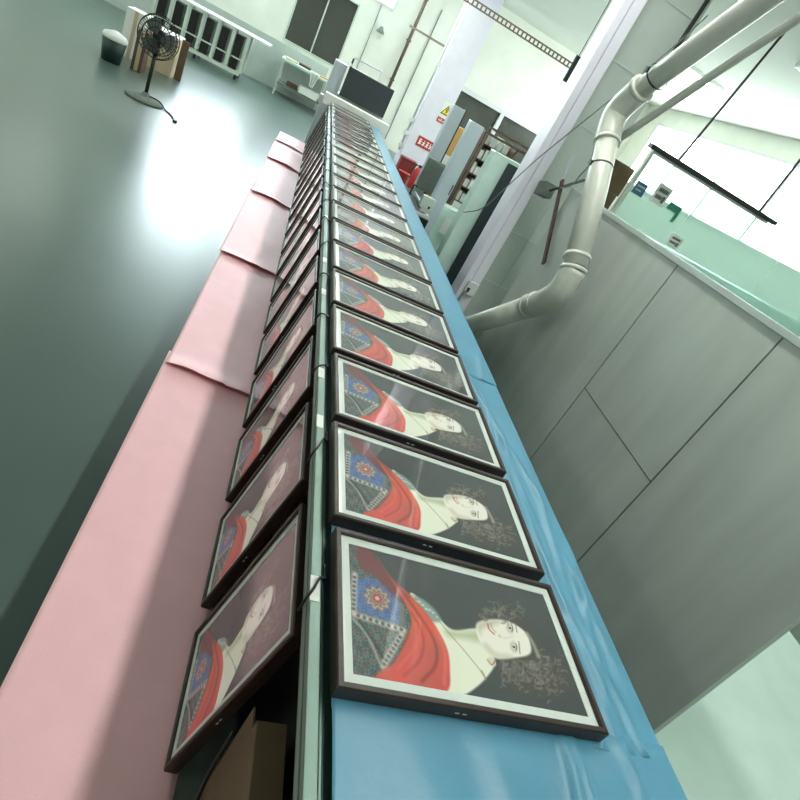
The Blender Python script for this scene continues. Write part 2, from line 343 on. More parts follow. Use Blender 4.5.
# olive stain on the nearest cloth belongs to the cloth
# ================================================================== PORTRAIT PICTURE (painted into vertex colours of the screen)
H = np.array([[0.0017530537239277757, -1.0104056045693389e-05, -0.13615215521571625], [0.0005452173342837737, -0.0029201470785368226, 1.1390421800647113], [-0.00037874399115631286, 0.0007197005671362469, 1.0]])
def uv(p):
    q = H @ np.array([p[0], p[1], 1.]); return (q[0] / q[2], q[1] / q[2])
ASP = .596 / .341    # picture width (u) over height (v)
def paint(nu, nv):
    u, v = np.meshgrid(np.linspace(0, 1, nu), np.linspace(0, 1, nv)); X = u * ASP; Y = v
    img = np.zeros((nv, nu, 3)); r = np.random.RandomState(3)
    def noise(s, seed):
        rr = np.random.RandomState(seed); out = 0
        for o in range(3):
            a = rr.uniform(-1, 1, 6); out = out + np.sin(X * s * a[0] * (1 + o) + Y * s * a[1] * (1 + o) + a[2] * 9) * np.sin(X * s * a[3] * (1 + o) - Y * s * a[4] * (1 + o) + a[5] * 9) / (1 + o)
        return out
    def spline(pts, n=8):
        P = [Vector((*uv(p), 0)) for p in pts]; N = len(P); out = []
        for i in range(N):
            a, b, c, d = P[i - 1], P[i], P[(i + 1) % N], P[(i + 2) % N]
            for k in range(n):
                t = k / n; q = .5 * ((2 * b) + (c - a) * t + (2 * a - 5 * b + 4 * c - d) * t * t + (3 * b - a - 3 * c + d) * t ** 3); out.append((q.x * ASP, q.y))
        return out
    def mask(poly, soft=.006):
        poly = np.array(poly); ins = np.zeros(X.shape, bool); dist = np.full(X.shape, 9.)
        for i in range(len(poly)):
            (x1, y1), (x2, y2) = poly[i - 1], poly[i]
            c = ((y1 > Y) != (y2 > Y)); xi = (x2 - x1) * (Y - y1) / (y2 - y1 + 1e-12) + x1; ins ^= c & (X < xi)
            dx, dy = x2 - x1, y2 - y1; t = np.clip(((X - x1) * dx + (Y - y1) * dy) / (dx * dx + dy * dy + 1e-12), 0, 1)
            dist = np.minimum(dist, np.hypot(X - x1 - t * dx, Y - y1 - t * dy))
        return np.clip(np.where(ins, dist, -dist) / soft * .5 + .5, 0, 1)
    def lay(m, rgb, a=1.):
        c = np.array(rgb, float) if not isinstance(rgb, np.ndarray) else rgb
        img[:] = img * (1 - (m * a)[..., None]) + c * (m * a)[..., None]
    def P(pts, sm=True): return spline(pts) if sm else [(uv(p)[0] * ASP, uv(p)[1]) for p in pts]
    def dline(pts, w, rgb, a=1., sm=True):
        q = np.array([uv(p) for p in pts]); q = q * [ASP, 1]
        if sm and len(q) > 2:
            q = np.array([(s.x, s.y) for s in smooth_path([(x, y, 0) for x, y in q], 6)])
        d = np.full(X.shape, 9.)
        for (x1, y1), (x2, y2) in zip(q, q[1:]):
            dx, dy = x2 - x1, y2 - y1; t = np.clip(((X - x1) * dx + (Y - y1) * dy) / (dx * dx + dy * dy + 1e-12), 0, 1)
            d = np.minimum(d, np.hypot(X - x1 - t * dx, Y - y1 - t * dy))
        lay(np.clip(1.2 - d / w, 0, 1), rgb, a)
    def blob(p, rx, ry, rgb, a=1., ang=0., soft=.35):
        c = uv(p); dx = X - c[0] * ASP; dy = Y - c[1]; ca, sa = math.cos(ang), math.sin(ang)
        q = np.hypot((dx * ca + dy * sa) / rx, (-dx * sa + dy * ca) / ry); lay(np.clip((1 - q) / soft + .5, 0, 1), rgb, a)
    # dark ground
    base = np.array([46, 52, 54.]); n = noise(9, 1)[..., None] * 2.5
    img[:] = base + n + (Y[..., None] - .5) * 10
    # patterned textile block
    tex = P([(78, 56), (108, 60), (150, 100), (215, 190), (240, 300), (180, 385), (140, 412), (70, 415)])
    mt = mask(tex)
    fl = np.sin(X * 150 + 2 * np.sin(Y * 90)) * np.sin(Y * 140 + 2 * np.sin(X * 70))
    c = np.stack([64 + 34 * fl, 82 + 34 * fl, 80 + 26 * fl], -1); lay(mt, c)
    rd = np.clip(np.sin(X * 60) * np.sin(Y * 66 + 1) * 3 - 1.6, 0, 1); lay(mt * rd, (128, 60, 62), .8)
    # blue field with a round rosette
    mb = mask(P([(92, 148), (150, 150), (218, 215), (222, 278), (94, 238)], False), .008)
    lay(mb, np.stack([70 + 20 * fl, 98 + 22 * fl, 146 + 20 * fl], -1))
    cu, cv = uv((150, 203)); dx = X - cu * ASP; dy = Y - cv; rr = np.hypot(dx, dy); th = np.arctan2(dy, dx)
    pet = rr / (.105 * (1 + .16 * np.cos(10 * th)))
    lay(np.clip((1 - pet) * 8, 0, 1), np.stack([150 + 40 * np.cos(pet * 18), 128 + 30 * np.cos(pet * 18), 108 + 26 * np.cos(pet * 18)], -1), .9)
    lay(np.clip((.42 - pet) * 9, 0, 1), (150, 62, 60)); lay(np.clip((.2 - pet) * 12, 0, 1), (206, 180, 150))
    # cream band lines with dark beads
    for a, b in (((88, 246), (218, 288)), ((212, 300), (160, 382)), ((92, 140), (86, 236))):
        dline([a, b], .030, (188, 186, 176), .95, False)
        for k in np.linspace(.08, .95, 8): blob((a[0] + (b[0] - a[0]) * k, a[1] + (b[1] - a[1]) * k), .014, .014, (96, 62, 66) if int(k * 90) % 2 else (60, 84, 86), .9)
    dline([(84, 258), (120, 300), (150, 372)], .014, (150, 158, 150), .8); dline([(100, 262), (138, 320), (160, 360)], .012, (30, 38, 40), .9)
    dline([(200, 170), (214, 230), (214, 268)], .024, (110, 104, 78), .8)
    # shoulder cloth behind
    lay(mask(P([(100, 64), (128, 66), (150, 95), (200, 160), (240, 205), (215, 215), (150, 150), (108, 120)]), .012), (104, 44, 48))
    # pale bust, neck
    skin = (222, 226, 204)
    lay(mask(P([(238, 196), (275, 215), (310, 250), (350, 286), (418, 284), (440, 330), (462, 372), (436, 415), (392, 452), (360, 464), (322, 462), (300, 380)]), .008), skin)
    lay(mask(P([(330, 288), (370, 292), (420, 290), (425, 318), (380, 310), (340, 305)]), .03), (160, 168, 128), .75)
    lay(mask(P([(236, 194), (272, 205), (306, 236), (318, 262), (290, 262), (258, 225)]), .012), (120, 146, 138), .95)
    for k in range(8): blob((244 + 9 * k, 200 + 7 * k + 3 * math.sin(k * 2)), .014, .010, (186, 204, 196), .8)
    dline([(300, 246), (340, 296), (385, 350), (430, 408)], .007, (148, 136, 108), .8)
    dline([(424, 398), (434, 418)], .012, (140, 120, 96), .8)
    # red wrap
    red = P([(150, 88), (190, 150), (240, 195), (290, 255), (330, 330), (338, 392), (326, 452), (240, 438), (140, 414), (190, 372), (222, 310), (238, 255), (205, 180)])
    mr = mask(red, .008); lay(mr, np.stack([198 + 12 * noise(12, 5), 74 + 8 * noise(12, 6), 58 + 6 * noise(12, 7)], -1))
    for pts, w, cc, a in (([(200, 160), (262, 250), (300, 320), (300, 380), (262, 425)], .018, (132, 38, 34), .75), ([(240, 240), (268, 300), (262, 360), (215, 410)], .014, (150, 46, 40), .6),
                          ([(300, 270), (326, 350), (322, 430)], .02, (226, 104, 80), .6), ([(250, 270), (246, 330), (200, 390)], .018, (220, 98, 76), .5),
                          ([(236, 262), (222, 315), (180, 380)], .014, (120, 34, 34), .7), ([(150, 90), (190, 150), (236, 200)], .012, (120, 40, 42), .6)):
        q = np.zeros_like(img); save = img.copy(); dline(pts, w, cc, a); img[:] = save * (1 - mr[..., None]) + img * mr[..., None]
    # hair mass
    hair = P([(420, 236), (470, 222), (530, 235), (560, 270), (590, 330), (640, 375), (668, 420), (650, 455), (590, 462), (530, 458), (500, 430), (468, 385), (500, 350), (530, 340), (470, 262), (425, 262)])
    lay(mask(hair, .045), (58, 52, 48), .95)
    # face
    lay(mask(P([(416, 268), (450, 258), (500, 262), (545, 290), (560, 325), (556, 352), (510, 362), (462, 362), (430, 330), (414, 296)]), .010), (228, 226, 212))
    lay(mask(P([(416, 270), (450, 259), (480, 262), (470, 272), (430, 285), (425, 300)]), .02), (168, 164, 132), .6)
    lay(mask(P([(430, 330), (462, 362), (510, 362), (500, 352), (465, 345), (440, 322)]), .02), (176, 170, 140), .5)
    for e in ((505, 281), (514, 332)):
        blob(e, .046, .030, (158, 148, 134), .6, 1.2, .8); blob(e, .026, .011, (236, 234, 224), .7, 1.35); blob(e, .012, .011, (52, 50, 50), .95, 0); dline([(e[0] + 5, e[1] - 9), (e[0] + 8, e[1]), (e[0] + 5, e[1] + 10)], .0045, (52, 44, 42), .9)
    dline([(520, 268), (524, 292)], .007, (110, 98, 84), .8); dline([(528, 318), (530, 350)], .007, (110, 98, 84), .8)
    dline([(512, 303), (492, 308), (477, 304)], .008, (204, 192, 172), .6); blob((476, 302), .012, .016, (184, 156, 138), .5)
    dline([(445, 270), (448, 284), (461, 297)], .010, (160, 84, 76), .85); dline([(453, 269), (456, 281), (466, 292)], .007, (170, 104, 94), .7)
    # ear with ring
    blob((452, 372), .035, .035, (206, 196, 172), .9); dline([(440, 366), (452, 380), (462, 368)], .006, (120, 86, 66), .8)
    # curls: loose arcs
    def curl(c, rad, a0, a1, rgb, a, w=.006):
        q = [(c[0] + rad * math.cos(t), c[1] + rad * math.sin(t)) for t in np.linspace(a0, a1, 5)]; dline(q, w, rgb, a)
    for k in range(260):
        t = r.uniform(0, 1)
        if k < 60: cx, cy = 425 + 115 * r.uniform(0, 1), 242 + 12 * r.randn()
        elif k < 180: cx, cy = 480 + 120 * r.uniform(0, 1), 395 + 26 * r.randn()
        else: cx, cy = 560 + 90 * r.uniform(0, 1), 400 + 30 * r.randn()
        if k >= 60: cy = max(cy, 380) if cx < 575 else max(cy, 345)
        a0 = r.uniform(0, 6.3); s = r.uniform(.5, 1.)
        curl((cx, cy), r.uniform(5, 13), a0, a0 + r.uniform(1.2, 2.6), (122 * s + 14, 118 * s + 14, 104 * s + 14), .62, .008)
    # plain hair band
    dline([(552, 296), (566, 320), (580, 356)], .024, (150, 152, 138), .85); dline([(558, 300), (572, 322), (586, 354)], .007, (84, 84, 78), .8)
    return lin(np.clip(img, 0, 255))
SW, SH = .596, .341      # picture size
def picture_mesh(nu, nv):
    img = paint(nu, nv).reshape(-1, 3)
    xs, ys_ = np.meshgrid(np.linspace(0, SW, nu), np.linspace(0, SH, nv))
    co = np.stack([xs.ravel(), ys_.ravel(), np.zeros(nu * nv)], 1)
    idx = np.arange(nu * nv).reshape(nv, nu)
    q = np.stack([idx[:-1, :-1], idx[:-1, 1:], idx[1:, 1:], idx[1:, :-1]], -1).reshape(-1, 4)
    me = bpy.data.meshes.new('portrait_screen'); me.from_pydata(co.tolist(), [], q.tolist())
    at = me.color_attributes.new('picture', 'FLOAT_COLOR', 'POINT')
    at.data.foreach_set('color', np.concatenate([img, np.ones((len(img), 1))], 1).astype(np.float32).ravel())
    me.materials.append(M['picture']); me.update(); return me
def picture_material():
    m = bpy.data.materials.new('lit_picture'); m.use_nodes = True; nt = m.node_tree; b = nt.nodes['Principled BSDF']
    a = nt.nodes.new('ShaderNodeVertexColor'); a.layer_name = 'picture'
    g = nt.nodes.new('ShaderNodeMixRGB'); g.blend_type = 'MULTIPLY'; g.inputs[0].default_value = 1; g.inputs[2].default_value = (.7, .7, .7, 1)
    nt.links.new(a.outputs[0], g.inputs[1]); nt.links.new(g.outputs[0], b.inputs['Base Color'])
    nt.links.new(a.outputs[0], b.inputs['Emission Color']); b.inputs['Emission Strength'].default_value = .13
    b.inputs['Roughness'].default_value = .6; b.inputs['Coat Weight'].default_value = 1.; b.inputs['Coat Roughness'].default_value = .03; b.inputs['Coat IOR'].default_value = 1.75
    return m
M['picture'] = picture_material()
HI = picture_mesh(340, 184); LO = picture_mesh(130, 70)

# ------------------------------------------------------------------ display frame: local x = long side, y = short side, z = out of the picture
FW, FL, FT = .671, .4165, .037
def frame_parts():
    bm = bmesh.new(); lip = .0155
    # moulding: outer wall, slightly rounded lip, inner rebate
    prof = [(0, 0), (0, FT - .004), (.003, FT), (lip - .003, FT), (lip, FT - .003), (lip, FT - .012), (.036, FT - .012), (.036, 0)]
    rings = []
    for o_, z in prof:
        rings.append([bm.verts.new(c) for c in ((o_, o_, z), (FW - o_, o_, z), (FW - o_, FL - o_, z), (o_, FL - o_, z))])
    for a, b in zip(rings, rings[1:]):
        for k in range(4): bm.faces.new((a[k], a[(k + 1) % 4], b[(k + 1) % 4], b[k]))
    bm.faces.new(rings[0][::-1]); 
    f1 = link('moulding', bm, 'wood'); fr = f1.data
    bm = bmesh.new(); z = FT - .009; z2 = FT - .0115
    A = [(lip, lip), (FW - lip, lip), (FW - lip, FL - lip), (lip, FL - lip)]
    i0 = (FW - SW) / 2; j0 = (FL - SH) / 2
    B = [(i0, j0), (FW - i0, j0), (FW - i0, FL - j0), (i0, FL - j0)]
    va = [bm.verts.new((*p, z)) for p in A]; vb = [bm.verts.new((*p, z)) for p in B]; vc = [bm.verts.new((*p, z2)) for p in B]; vd = [bm.verts.new((*p, z2)) for p in A]
    for k in range(4):
        n = (k + 1) % 4
        bm.faces.new((va[k], va[n], vb[n], vb[k])); bm.faces.new((vb[k], vb[n], vc[n], vc[k])); bm.faces.new((vd[k], vc[k], vc[n], vd[n]))
    o2 = link('mat_border', bm, 'mat')
    bm = bmesh.new()
    for x in (.270, .288): box(bm, x, x + .010, -.0006, .0004, .016, .0200)
    o3 = link('port_mark', bm, 'mark')
    return f1, o2, o3, i0, j0
PROTO = frame_parts()
def make_frame(first, me, label, group):
    root = bpy.data.objects.new('display_frame', None); COL.objects.link(root); root.empty_display_size = .1
    tag(root, label, 'picture frame', group)
    for p in PROTO[:3]:
        c = p if first else p.copy()
        if not first: COL.objects.link(c)
        c.parent = root
    s = bpy.data.objects.new('portrait_screen', me); COL.objects.link(s); s.parent = root; s.location = (PROTO[3], PROTO[4], FT - .0105)
    return root
ORD = ['nearest', 'second', 'third', 'fourth', 'fifth', 'sixth', 'seventh', 'eighth', 'ninth', 'tenth', 'eleventh', 'twelfth', 'thirteenth', 'fourteenth',
       'fifteenth', 'sixteenth', 'seventeenth', 'eighteenth', 'nineteenth', 'twentieth', 'twenty-first', 'farthest']
for i in range(22):
    o = make_frame(i == 0, HI if i < 5 else LO, ('%s lit portrait frame lying flat on the blue cloth, right row' % ORD[i]) if i in (0, 21) else
                   '%s lit portrait frame from the camera in the flat right row on blue cloth' % ORD[i], 'portrait frames lying flat in the right row')
    j = random.Random(i).uniform(-.004, .004)
    o.location = (.4148 + j, .606 + .4565 * i, 1.0036)
    o.rotation_euler = (0, 0, j * .8)
TH = math.radians(80.4)
for i in range(19):
    o = make_frame(False, HI if i < 3 else LO, ('%s portrait frame standing upright against the left side of the rail' % ORD[i]) if i in (0,) else
                   '%s portrait frame from the camera in the upright left row against the rail' % ORD[i], 'portrait frames standing upright in the left row')
    j = random.Random(90 + i).uniform(-.008, .008)
    # front-face bottom corner sits at (.262, y, .273)
    fx, fz = .248 + j * .3, .270
    nx_, nz_ = -math.sin(TH), math.cos(TH)
    o.location = (fx - nx_ * FT, .780 + .5170 * i + j, fz - nz_ * FT)
    o.rotation_euler = (0, -TH, 0)

# things under the nearest left frame
cb = thing('cardboard_box', 'tall brown cardboard piece standing under the rail at the near end', 'cardboard box', (.385, .66, .2535))
bm = bmesh.new(); box(bm, -.035, .035, -.16, .02, 0, .50, .003); link('carton', bm, 'cardboard', cb)
bm = bmesh.new(); box(bm, -.034, -.030, .021, .07, .0, .46); link('flap', bm, 'cardboard', cb)
bm = bmesh.new(); tube(bm, smooth_path([(.335, .72, .62), (.31, .66, .55), (.30, .60, .50), (.325, .54, .46), (.345, .50, .44)], 6), .005, 8)
tag(link('black_cable', bm, 'black'), 'black cable hanging below the nearest upright frame', 'cable')

# ================================================================== far end of the line
eb = thing('end_bar', 'white box beam across the far end of the bench', 'end bar', (.87, 10.85, 0))
bm = bmesh.new(); box(bm, -.60, .58, -.15, .13, .95, 1.12, .012); link('beam', bm, 'paper', eb)
for x in (-.5, .5): bx('leg', 'white', eb, x - .03, x + .03, -.03, .03, 0, .95)
bm = bmesh.new(); box(bm, -.67, -.605, -.12, .08, .93, 1.06, .015); link('end_cap', bm, 'white', eb)
mc = thing('control_cabinet', 'white machine cabinet with a large dark panel behind the bench end', 'machine', (.91, 11.45, 0))
bm = bmesh.new(); box(bm, -.42, .46, -.02, .5, 0, 1.13, .01); link('cabinet', bm, 'cream', mc)
bm = bmesh.new(); box(bm, -.66, -.44, -.1, .3, 0, 1.60, .01); link('side_panel', bm, 'pale', mc)
bm = bmesh.new(); box(bm, -.41, .44, -.22, -.10, 1.135, 1.62, .012); link('dark_screen', bm, 'screen_off', mc)
bx('screen_back', 'cream', mc, -.3, .3, -.098, .06, 1.132, 1.5)
bm = bmesh.new(); tube(bm, [(-.38, -.02, 1.45), (-.38, -.02, 1.76), (.14, -.02, 1.78), (.14, -.02, 1.45)], .016, 8); link('handle', bm, 'white', mc)
bm = bmesh.new(); box(bm, -.405, -.375, -.04, .0, 1.66, 1.74); link('clamp', bm, 'black', mc)

# pipe on the far wall, diagonal rod, wall lamp
bm = bmesh.new(); tube(bm, [(1.92, 17.5, 1.3), (1.92, 17.5, 4.3)], .045, 10)
for z in (1.6, 2.6, 3.6): box(bm, 1.86, 1.98, 17.46, 17.598, z, z + .04)
tag(link('conduit', bm, 'brass'), 'thin brownish pipe running up the far wall', 'pipe')
bm = bmesh.new(); obb(bm, (1.76, 17.1, 2.90), (2.72, 16.05, 2.85), .035, .05); box(bm, 2.68, 2.78, 16.002, 16.08, 2.78, 2.96)
tag(link('support_arm', bm, 'brass'), 'thin brown arm reaching from the far wall to the column', 'support arm')
wl = thing('wall_lamp', 'small dark lamp fixed on the far pale wall', 'lamp', (1.16, 17.45, 2.5))
bm = bmesh.new(); lathe(bm, [(.03, .08), (.05, .04), (.11, -.05), (.11, -.07)]); link('lamp_shade', bm, 'grey', wl)
bx('bracket', 'grey', wl, -.015, .015, 0, .145, .05, .08)

# column dressing: conduit with clips, two signs
cc = thing('column_conduit', 'white conduit with clamps down the left edge of the big column', 'conduit', (2.54, 15.5, 0))
bm = bmesh.new(); tube(bm, [(0, 0, .35), (0, 0, 4.3)], .03, 8); link('pipe', bm, 'cream', cc)
for z in (.42, .72, 1.05, 2.4): bx('clamp', 'white', cc, -.07, .058, -.05, .05, z, z + .10, bev=.01)
ws = thing('warning_sign', 'white sign with yellow triangle and red strip on the big column', 'sign', (3.19, 15.39, 1.57))
bx('plate', 'paper', ws, -.13, .15, 0, .008, -.10, .27)
bm = bmesh.new()
def tri(bm, c, s, y0, y1):
    P = [(c[0] - s * .5, c[1] - s * .40), (c[0] + s * .5, c[1] - s * .40), (c[0], c[1] + s * .47)]
    a = [bm.verts.new((x, y0, z)) for x, z in P]; b = [bm.verts.new((x, y1, z)) for x, z in P]
    bm.faces.new(a); bm.faces.new(b[::-1])
    for k in range(3): bm.faces.new((a[k], b[k], b[(k + 1) % 3], a[(k + 1) % 3]))
tri(bm, (.01, .09), .27, -.003, 0); link('triangle_border', bm, 'black', ws)
bm = bmesh.new(); tri(bm, (.01, .088), .205, -.006, -.0031); link('triangle', bm, 'yellow', ws)
bm = bmesh.new()
for a, b in (((.025, .15), (-.015, .09)), ((-.015, .09), (.03, .09)), ((.03, .09), (.0, .03))): obb(bm, (a[0], -.008, a[1]), (b[0], -.008, b[1]), .003, .018, up=(0, 0, 1))
link('flash_symbol', bm, 'black', ws)
bx('caption_strip', 'red', ws, -.13, .16, -.004, .0, -.22, -.10)
def glyphs(parent, x0, x1, z, h, n, m, y, seed):
    r = random.Random(seed); w = (x1 - x0) / n; bm = bmesh.new(); t = h * .13
    for i in range(n):
        cx = x0 + (i + .1) * w; cw = w * .76
        for k in range(r.choice((2, 3))):
            zz = z + h * (.12 + .36 * k); box(bm, cx, cx + cw, y - .002, y, zz, zz + t)
        for k in range(r.choice((1, 2))):
            xx = cx + cw * r.choice((.1, .45, .8)); box(bm, xx, xx + t, y - .0035, y - .0021, z, z + h)
        obb(bm, (cx, y - .004, z), (cx + cw * .5, y - .004, z + h * .5), t * .1, t)
    link('lettering', bm, m, parent)
glyphs(ws, -.10, .13, -.19, .065, 4, 'paper', -.0045, 4)
rs = thing('red_sign', 'red sign with white characters lower on the big column', 'sign', (3.08, 15.39, .76))
bx('plate', 'red', rs, -.24, .24, 0, .008, -.12, .12)
glyphs(rs, -.20, .20, -.07, .14, 4, 'paper', -.001, 9)
fb = thing('extinguisher_box', 'dark red extinguisher box on the floor before the column', 'fire box', (2.72, 14.6, 0))
bm = bmesh.new(); box(bm, -.2, .2, -.15, .15, 0, .33, .01); link('box', bm, 'darkred', fb); bx('lid', 'darkred', fb, -.21, .21, -.16, .16, .331, .36, bev=.006)
fe = thing('fire_extinguisher', 'bright red fire extinguisher standing right of the dark red box', 'fire extinguisher', (2.72, 13.1, 0))
bm = bmesh.new(); lathe(bm, [(.08, 0), (.09, .02), (.09, .36), (.06, .43), (.03, .46)]); link('cylinder', bm, 'red', fe)
bm = bmesh.new(); box(bm, -.02, .06, -.015, .015, .461, .52); tube(bm, smooth_path([(.0, 0, .5), (-.1, 0, .45), (-.12, 0, .2)], 5), .012, 6); link('valve', bm, 'black', fe)
fe2 = thing('red_bin', 'small red bin on the floor near the bench end', 'bin', (2.38, 12.6, 0))
bm = bmesh.new(); lathe(bm, [(.10, 0), (.13, .30), (.14, .31), (.125, .31), (.10, .03)]); link('bin_body', bm, 'red', fe2)

# grey covered chair and dark trolley between column and tall lockers
oc = thing('office_chair', 'grey office chair with rounded back before the big column', 'chair', (2.20, 9.1, 0))
bm = bmesh.new(); box(bm, -.22, .22, -.22, .22, .46, .54, .035); link('seat', bm, 'grey', oc)
bm = bmesh.new(); box(bm, -.2, .2, .17, .25, .62, 1.12, .038); link('backrest', bm, 'grey', oc)
bm = bmesh.new(); tube(bm, [(0, 0, .08), (0, 0, .47)], .025, 10); link('column', bm, 'dark', oc)
bm = bmesh.new(); obb(bm, (0, .1, .44), (0, .29, .7), .05, .012, up=(0, 1, 0)); link('back_bracket', bm, 'dark', oc)
for k in range(5):
    a = k * 2 * math.pi / 5 + .3; bm = bmesh.new(); obb(bm, (0.02 * math.cos(a), .02 * math.sin(a), .09), (.25 * math.cos(a), .25 * math.sin(a), .065), .035, .025); l = link('leg', bm, 'dark', oc)
    bm = bmesh.new(); lathe(bm, [(.02, 0), (.028, .02), (.02, .05)], (.25 * math.cos(a), .25 * math.sin(a), 0), 10); link('caster', bm, 'black', l)
for s in (-1, 1):
    bm = bmesh.new(); tube(bm, smooth_path([(s * .2, .0, .47), (s * .26, 0, .5), (s * .26, 0, .68), (s * .26, -.15, .70)], 5), .015, 8); link('armrest', bm, 'black', oc)
gb = []
bm = bmesh.new(); bmesh.ops.create_icosphere(bm, subdivisions=4, radius=.25)
for v in bm.verts:
    d = v.co.normalized(); k = 1 + .16 * math.sin(9 * d.x + 4 * d.z) * math.sin(7 * d.y + 3) + .07 * math.sin(17 * d.x) * math.sin(15 * d.z)
    v.co = Vector((d.x * .19 * k, d.y * .2 * k, max(d.z * .30 * k + .27, 0)))
for f_ in bm.faces: f_.smooth = True
o = link('plastic_bag', bm, 'grey', loc=(1.70, 9.3, 0)); tag(o, 'crumpled grey bag on the floor below the office chair', 'bag')
tr = thing('trolley', 'dark low trolley with white rails between the bench and the lockers', 'trolley', (1.79, 7.9, 0))
bm = bmesh.new(); box(bm, -.16, .14, -.6, .6, .12, .62, .008); link('body', bm, 'black', tr)
bm = bmesh.new(); obb(bm, (-.1, -.65, .66), (-.1, .7, .66), .03, .03); obb(bm, (.1, -.65, .66), (.1, .7, .66), .03, .03); obb(bm, (-.1, -.64, .66), (.1, -.64, .66), .03, .03); link('rail', bm, 'white', tr)
for x in (-.15, .08):
    for y in (-.5, .5):
        bm = bmesh.new(); tube(bm, [(x - .012, y, .06), (x + .012, y, .06)], .06, 14); link('wheel', bm, 'dark', tr)
jb = thing('junction_box', 'pale socket box with a dark hole on the end of the trolley', 'socket box', (1.83, 7.40, .6755))
bx('housing', 'cream', jb, -.09, .09, -.05, .05, .055, .20, bev=.006); bx('foot', 'white', jb, -.05, .05, -.03, .03, .0, .055)
bm = bmesh.new(); box(bm, .02, .05, -.053, -.05, .07, .10); link('socket_hole', bm, 'black', jb)

# tall lockers / panels
def locker(name, label, x0, x1, y0, y1, h, body, door, doorx, cat='locker', dark_edge=False):
    t = thing(name, label, cat, ((x0 + x1) / 2, (y0 + y1) / 2, 0)); cx, cy = t.location.x, t.location.y
    bm = bmesh.new(); box(bm, x0 - cx, x1 - cx, y0 - cy, y1 - cy, 0, h, .012); link('body', bm, body, t)
    bm = bmesh.new(); box(bm, doorx[0] - cx, doorx[1] - cx, y0 - cy - .022, y0 - cy - .002, .05, h - .04, .004); d = link('door', bm, door, t)
    bm = bmesh.new(); xh = doorx[1] - cx - .03; box(bm, xh, xh + .012, y0 - cy - .045, y0 - cy - .0225, h * .5, h * .5 + .14, .003); link('handle', bm, 'dark', d)
    return t, cx, cy
t, cx, cy = locker('tall_locker', 'left tall pale grey locker with a dark right edge', 2.06, 2.26, 9.6, 9.75, 1.92, 'pale', 'pale', (2.065, 2.255))
bm = bmesh.new(); box(bm, .102, .122, -.07, .07, .0, 1.94); link('edge_strip', bm, 'black', t)
locker('tall_locker', 'middle tall pale grey locker with a plain door', 2.00, 2.20, 7.95, 8.1, 1.87, 'pale', 'pale', (2.005, 2.195))
locker('tall_cabinet', 'mint cabinet with a wide dark right door beside the white post', 2.18, 2.64, 7.0, 7.2, 1.73, 'mint', 'screen_off', (2.39, 2.635), 'cabinet')
lc = thing('low_cabinet', 'low mint cabinet below the book rack, papers on its front', 'cabinet', (2.56, 8.35, 0))
bx('body', 'mint', lc, -.33, .3, -.15, .15, 0, .74, bev=.01)
bx('door', 'mint', lc, -.32, -.02, -.165, -.151, .05, .70, bev=.003); bx('door', 'mint', lc, 0, .29, -.165, -.151, .05, .70, bev=.003)
tag(bx('white_sheet', 'paper', None, 2.36, 2.58, 8.155, 8.172, .38, .62), 'bright white sheet stuck low on the mint cabinet front', 'paper')

# rack of files
rk = thing('rack', 'brown open rack holding white packets behind the mint cabinet', 'rack', (2.76, 9.0, 0))
bx('back', 'brown', rk, -.26, .30, .24, .26, .80, 1.80)
for x in (-.27, .28): bx('side', 'brown', rk, x, x + .02, -.15, .24, 0, 1.82)
RZ = (.78, 1.0, 1.22, 1.44, 1.66)
for z in RZ: bx('shelf', 'brown', rk, -.248, .278, -.15, .238, z, z + .018)
nb = 0
words = ['lowest', 'second lowest', 'middle', 'second highest', 'highest']
pos = ['left end', 'second from left', 'third from left', 'fourth from left']
for si, z in enumerate(RZ):
    x = -.235
    for k in range(4):
        w_ = [.085, .10, .075, .09][(k + si) % 4]; h = [.15, .12, .16, .13][(k * 3 + si) % 4]
        bm = bmesh.new(); box(bm, 0, w_, -.13, .12, 0, h, .004)
        for q in range(3): box(bm, w_ * .12, w_ * .88, -.1325, -.1302, h * (.2 + .25 * q), h * (.28 + .25 * q))
        o = link('paper_packet', bm, 'paper' if (k + si) % 4 else 'cream', loc=(2.76 + x, 9.0, z + .0185))
        tag(o, 'white paper packet at the %s of the %s rack shelf' % (pos[k], words[si]), 'packet', 'packets on the brown rack'); x += w_ + .022
# tan cartons behind the middle locker
for i, (z, h, lab) in enumerate([(0, .62, 'bottom tan carton'), (.621, .30, 'second tan carton from the bottom'), (.922, .28, 'middle white-lidded carton'), (1.203, .2, 'fourth carton up'), (1.404, .26, 'topmost tan carton')]):
    t = thing('carton', lab + ' of the stack between the two tall lockers', 'carton', (2.50, 10.2, z), 'cartons stacked between the lockers')
    bx('box', 'orange' if i not in (2,) else 'paper', t, -.12, .10 + .02 * (i % 2), -.15, .15, 0, h, bev=.004)
    bx('tape', 'plywood', t, -.02, .02, -.1515, -.1502, .0 + .01, h - .01)
# rails over the rack
tf = thing('overhead_rack', 'pair of brown horizontal rails on posts over the white packets', 'frame', (2.88, 8.75, 0))
for z, y in ((1.90, -.08), (1.82, .06)):
    bm = bmesh.new(); obb(bm, (-.42, y, z), (.40, y, z), .03, .035); link('rail', bm, 'brass', tf)
for x in (-.38, .36):
    bm = bmesh.new(); obb(bm, (x, -.01, 0), (x, -.01, 1.80), .03, .03); link('post', bm, 'brass', tf)
bm = bmesh.new(); obb(bm, (.36, -.09, 1.86), (.36, .08, 1.83), .03, .05); link('cross_piece', bm, 'brass', tf)

